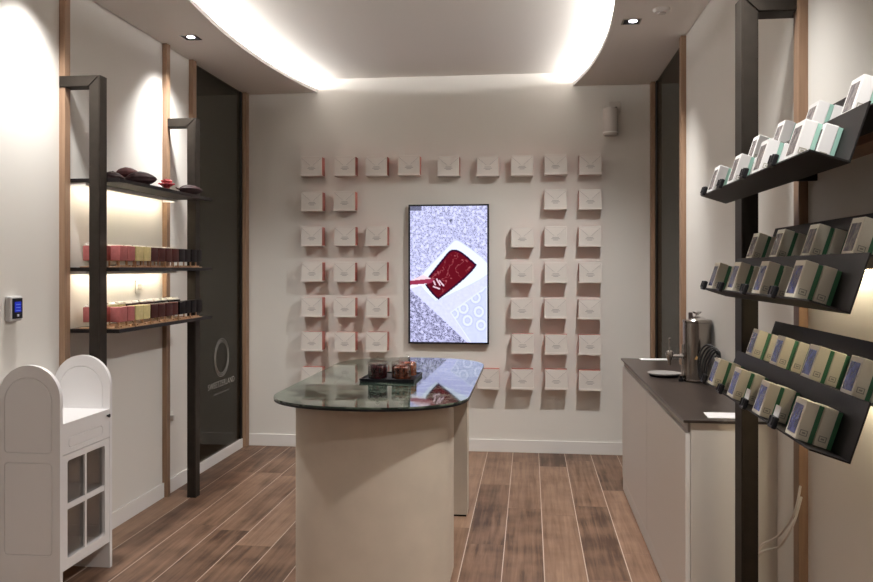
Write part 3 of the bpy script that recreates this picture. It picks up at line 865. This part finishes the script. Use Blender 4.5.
# ------------------------------------------------------------------ stepped display shelves on the right wall
KS = .945
SY0, SY1 = 1.965*KS, 2.985
PROF = [(a*KS, b*KS) for a, b in [(0, 0), (.092, -.030), (.1386, .113), (.2306, .083), (.277, .226)]]
SX = .65*KS
def sheet(bm, a, b, th=.004):
    d = Vector((b[0]-a[0], b[1]-a[1])); n = Vector((-d.y, d.x)).normalized()*th
    pts = [a, b, (b[0]-n.x*-1, b[1]-n.y*-1), (a[0]+n.x, a[1]+n.y)]
    return pts
LEDR = emis('shelf_led_right', (1.0, .86, .60), 30.0)
def display_shelf(z, label, led):
    t = thing('display_shelf', label, 'shelf', (SX, SY0, z), group='stepped metal display shelves on the right wall')
    L_ = SY1-SY0
    for nm, (i, j, k) in (('lower_tray', (0, 1, 2)), ('upper_tray', (2, 3, 4))):
        a, b, c = PROF[i], PROF[j], PROF[k]
        u = Vector((b[0]-a[0], b[1]-a[1])).normalized(); w = Vector((c[0]-b[0], c[1]-b[1])).normalized(); th_ = .004
        e = .0015 if nm == 'lower_tray' else 0
        pa = Vector(a); pb = Vector(b); pc = Vector(c)
        if nm == 'upper_tray': pa = pa + u*.005 - w*.006; pb = pb - w*.006
        pts = [pa, pb, pc, pc-u*th_, pb-u*th_+w*th_, pa+w*th_]
        bm = bmesh.new(); prism(bm, [tuple(p) for p in pts], 0, L_, 'XZ')
        obj(nm, bm, SHELFMETAL, t)
    obj('wall_rail', nbox(.268, XR-SX-.001, .0, L_-.02, .070, .095, bev=.002), OAK, t)
    obj('wall_arm', nbox(.20, XR-SX-.001, L_-.11, L_-.09, .040, .069), SHELFMETAL, t)
    if led: obj('light_strip', nbox(.330, .345, .03, L_-.12, .0655, .0697), LEDR, t)
    return t
SZ = [1.5+(q-1.5)*KS for q in (1.775, 1.422, 1.072)]
SN = ['top', 'middle', 'bottom']
display_shelf(SZ[0], 'highest of the three stepped display shelves on the right wall', False)
display_shelf(SZ[1], 'middle one of the three stepped display shelves on the right wall', True)
display_shelf(SZ[2], 'lowest of the three stepped display shelves on the right wall', True)

CART = mat('carton_white', (.82, .80, .79), .4); CARTC = mat('carton_ivory', (.80, .75, .62), .4)
GREEN = mat('carton_green', (.06, .20, .10), .45); MINT = mat('carton_mint', (.33, .55, .47), .45)
WIN = {'grey': print_mat('window_grey', (.10, .085, .095), (.26, .23, .22), 60),
       'greyblue': print_mat('window_greyblue', (.09, .08, .11), (.24, .22, .20), 60),
       'blue': print_mat('window_blue', (.018, .018, .075), (.065, .08, .225), 45)}
tilt = math.atan2(.030, .092)     # the plates fall towards the wall
BXD, BXL, BXH = .0415, .074, .094
cprot = {}
def carton(style, label, loc):
    if style in cprot: return dup(cprot[style], loc, label)
    body, strip, win = style
    t = thing('chocolate_carton', label, 'carton', loc, (0, tilt, 0), group='white cartons on the right display shelves')
    obj('carton_body', nbox(0, BXD-.011, 0, BXL, 0, BXH, bev=.0015), MATS[body], t)
    obj('carton_back', nbox(BXD-.0108, BXD, .001, BXL-.001, 0, BXH-.002, bev=.001), MATS[strip], t)
    obj('front_window', nbox(-.0006, .001, .010, BXL-.010, .010, BXH-.014), WIN[win], t)
    bm = bmesh.new()
    for a in ((.006, .008, .012, .026), (.022, .024, .012, .026), (.008, .022, .012, .014), (.008, .022, .024, .026), (.011, .019, .017, .021)):
        box(bm, a[0], a[1], -.0006, .0008, a[2], a[3])
    obj('printed_mark', bm, mat('mark_grey', (.40, .37, .30), .5), t)
    cprot[style] = t
    return t
YS = [q*KS for q in (2.085, 2.395, 2.70, 2.995)]
STY = {(0, 0): ('carton_white', 'carton_mint', 'grey'), (0, 1): ('carton_white', 'carton_mint', 'grey'),
       (1, 0): ('carton_ivory', 'carton_green', 'blue'), (1, 1): ('carton_ivory', 'carton_green', 'greyblue'),
       (2, 0): ('carton_ivory', 'carton_green', 'blue'), (2, 1): ('carton_ivory', 'carton_green', 'blue')}
uu = Vector((PROF[1][0], PROF[1][1])).normalized(); ww = Vector((-uu.y, uu.x))
for s in range(3):
    for lvl in range(2):
        b = Vector(PROF[1 if lvl == 0 else 3])
        if lvl == 1: b = b - ww*.006
        for i, y in enumerate(YS):
            for d, dn in ((0, 'front'), (1, 'rear')):
                st = STY[(s, lvl)]
                dist = .0052 + (BXD+.001)*(2-d) - .001
                p = b - uu*dist + ww*.0045
                look = {'grey': 'mint-backed carton', 'greyblue': 'grey-windowed carton', 'blue': 'blue-windowed carton'}[st[2]]
                lab = '%s %s, %s pair from near end, %s step, %s right shelf' % (dn, look, ORD[i], 'lower' if lvl == 0 else 'upper', SN[s])
                carton(st, lab, (SX+p.x, y + (0 if d == 0 else -.004) + random.uniform(-.006, .006), SZ[s]+p.y))
# black card clips along the lower lips
cps = {}
for s in range(3):
    for i, y in enumerate((2.245, 2.54, 2.845, 3.105)):
        card = s == 2 and i < 2
        lab = 'black card clip%s, %s from the near end on %s right shelf lip' % (' with white card' if card else '', ORD[i], SN[s])
        loc = (SX, y*KS, SZ[s])
        if card not in cps:
            cp = cps[card] = thing('card_clip', lab, 'clip', loc, (0, tilt, 0), group='black card clips on the right shelves')
            bm = bmesh.new(); box(bm, -.010, .003, -.020, .020, -.004, .028, bev=.004)
            for a in (-.012, .012): tube(bm, [(-.009, a, .004), (-.009, a, .026)], .004, 8)
            obj('clip_body', bm, BLACKP, cp)
            if card: obj('price_card', nbox(-.003, -.001, -.019, .021, .027, .056), PAPER, cp)
        else:
            dup(cps[card], loc, lab)

# ------------------------------------------------------------------ lights
def spot(x, y, power, size=95, blend=.6, col=(1, .95, .90), tx=0, ty=0, r=.055):
    l = bpy.data.lights.new('spot', 'SPOT'); l.energy = power; l.spot_size = math.radians(size); l.spot_blend = blend; l.color = col; l.shadow_soft_size = r
    o = bpy.data.objects.new('spot', l); C.objects.link(o); o.location = (x, y, ZC-.02)
    o.rotation_euler = (Vector((tx, ty, -1))).to_track_quat('-Z', 'Y').to_euler()
    return o
WC = (1, .98, .945)
spot(-2.147, 4.88, 105, 112, 1.0, WC, .05, .12)
spot(.60, 4.87, 150, 118, 1.0, WC, -.38, .25)
spot(-2.147, 3.52, 95, 105, 1.0, WC)
spot(.60, 2.80, 125, 112, 1.0, WC, -.30, .15)
spot(.58, 1.62, 115, 100, 1.0, WC, -.12, .1)
a = bpy.data.lights.new('room_fill', 'AREA'); a.shape = 'RECTANGLE'; a.size = 2.4; a.size_y = 1.2; a.energy = 9; a.color = (1, .96, .93)  # general fill added behind the camera, stands for no particular fitting
ao = bpy.data.objects.new('room_fill', a); C.objects.link(ao); ao.location = (-.7, -1.2, 2.9); ao.rotation_euler = (math.radians(20), 0, 0)
for x in (-3.4, 2.0):  # unseen lamps added so the rooms beyond the glass show
    l = bpy.data.lights.new('side_room_fill', 'POINT'); l.energy = 30; l.shadow_soft_size = .2
    o = bpy.data.objects.new('side_room_fill', l); C.objects.link(o); o.location = (x, 4.5, 2.6)

w = bpy.data.worlds.new('world'); bpy.context.scene.world = w; w.use_nodes = True
w.node_tree.nodes['Background'].inputs[0].default_value = (.05, .05, .05, 1)
sc = bpy.context.scene
sc.view_settings.view_transform = 'Standard'; sc.view_settings.look = 'None'; sc.view_settings.gamma = 1.0; sc.view_settings.exposure = 0.55
sc.view_settings.use_curve_mapping = False
sc.cycles.use_denoising = True
sc.cycles.max_bounces = 10; sc.cycles.diffuse_bounces = 5; sc.cycles.transparent_max_bounces = 16
sc.cycles.sample_clamp_indirect = 4.0
sc.cycles.caustics_reflective = False; sc.cycles.caustics_refractive = False
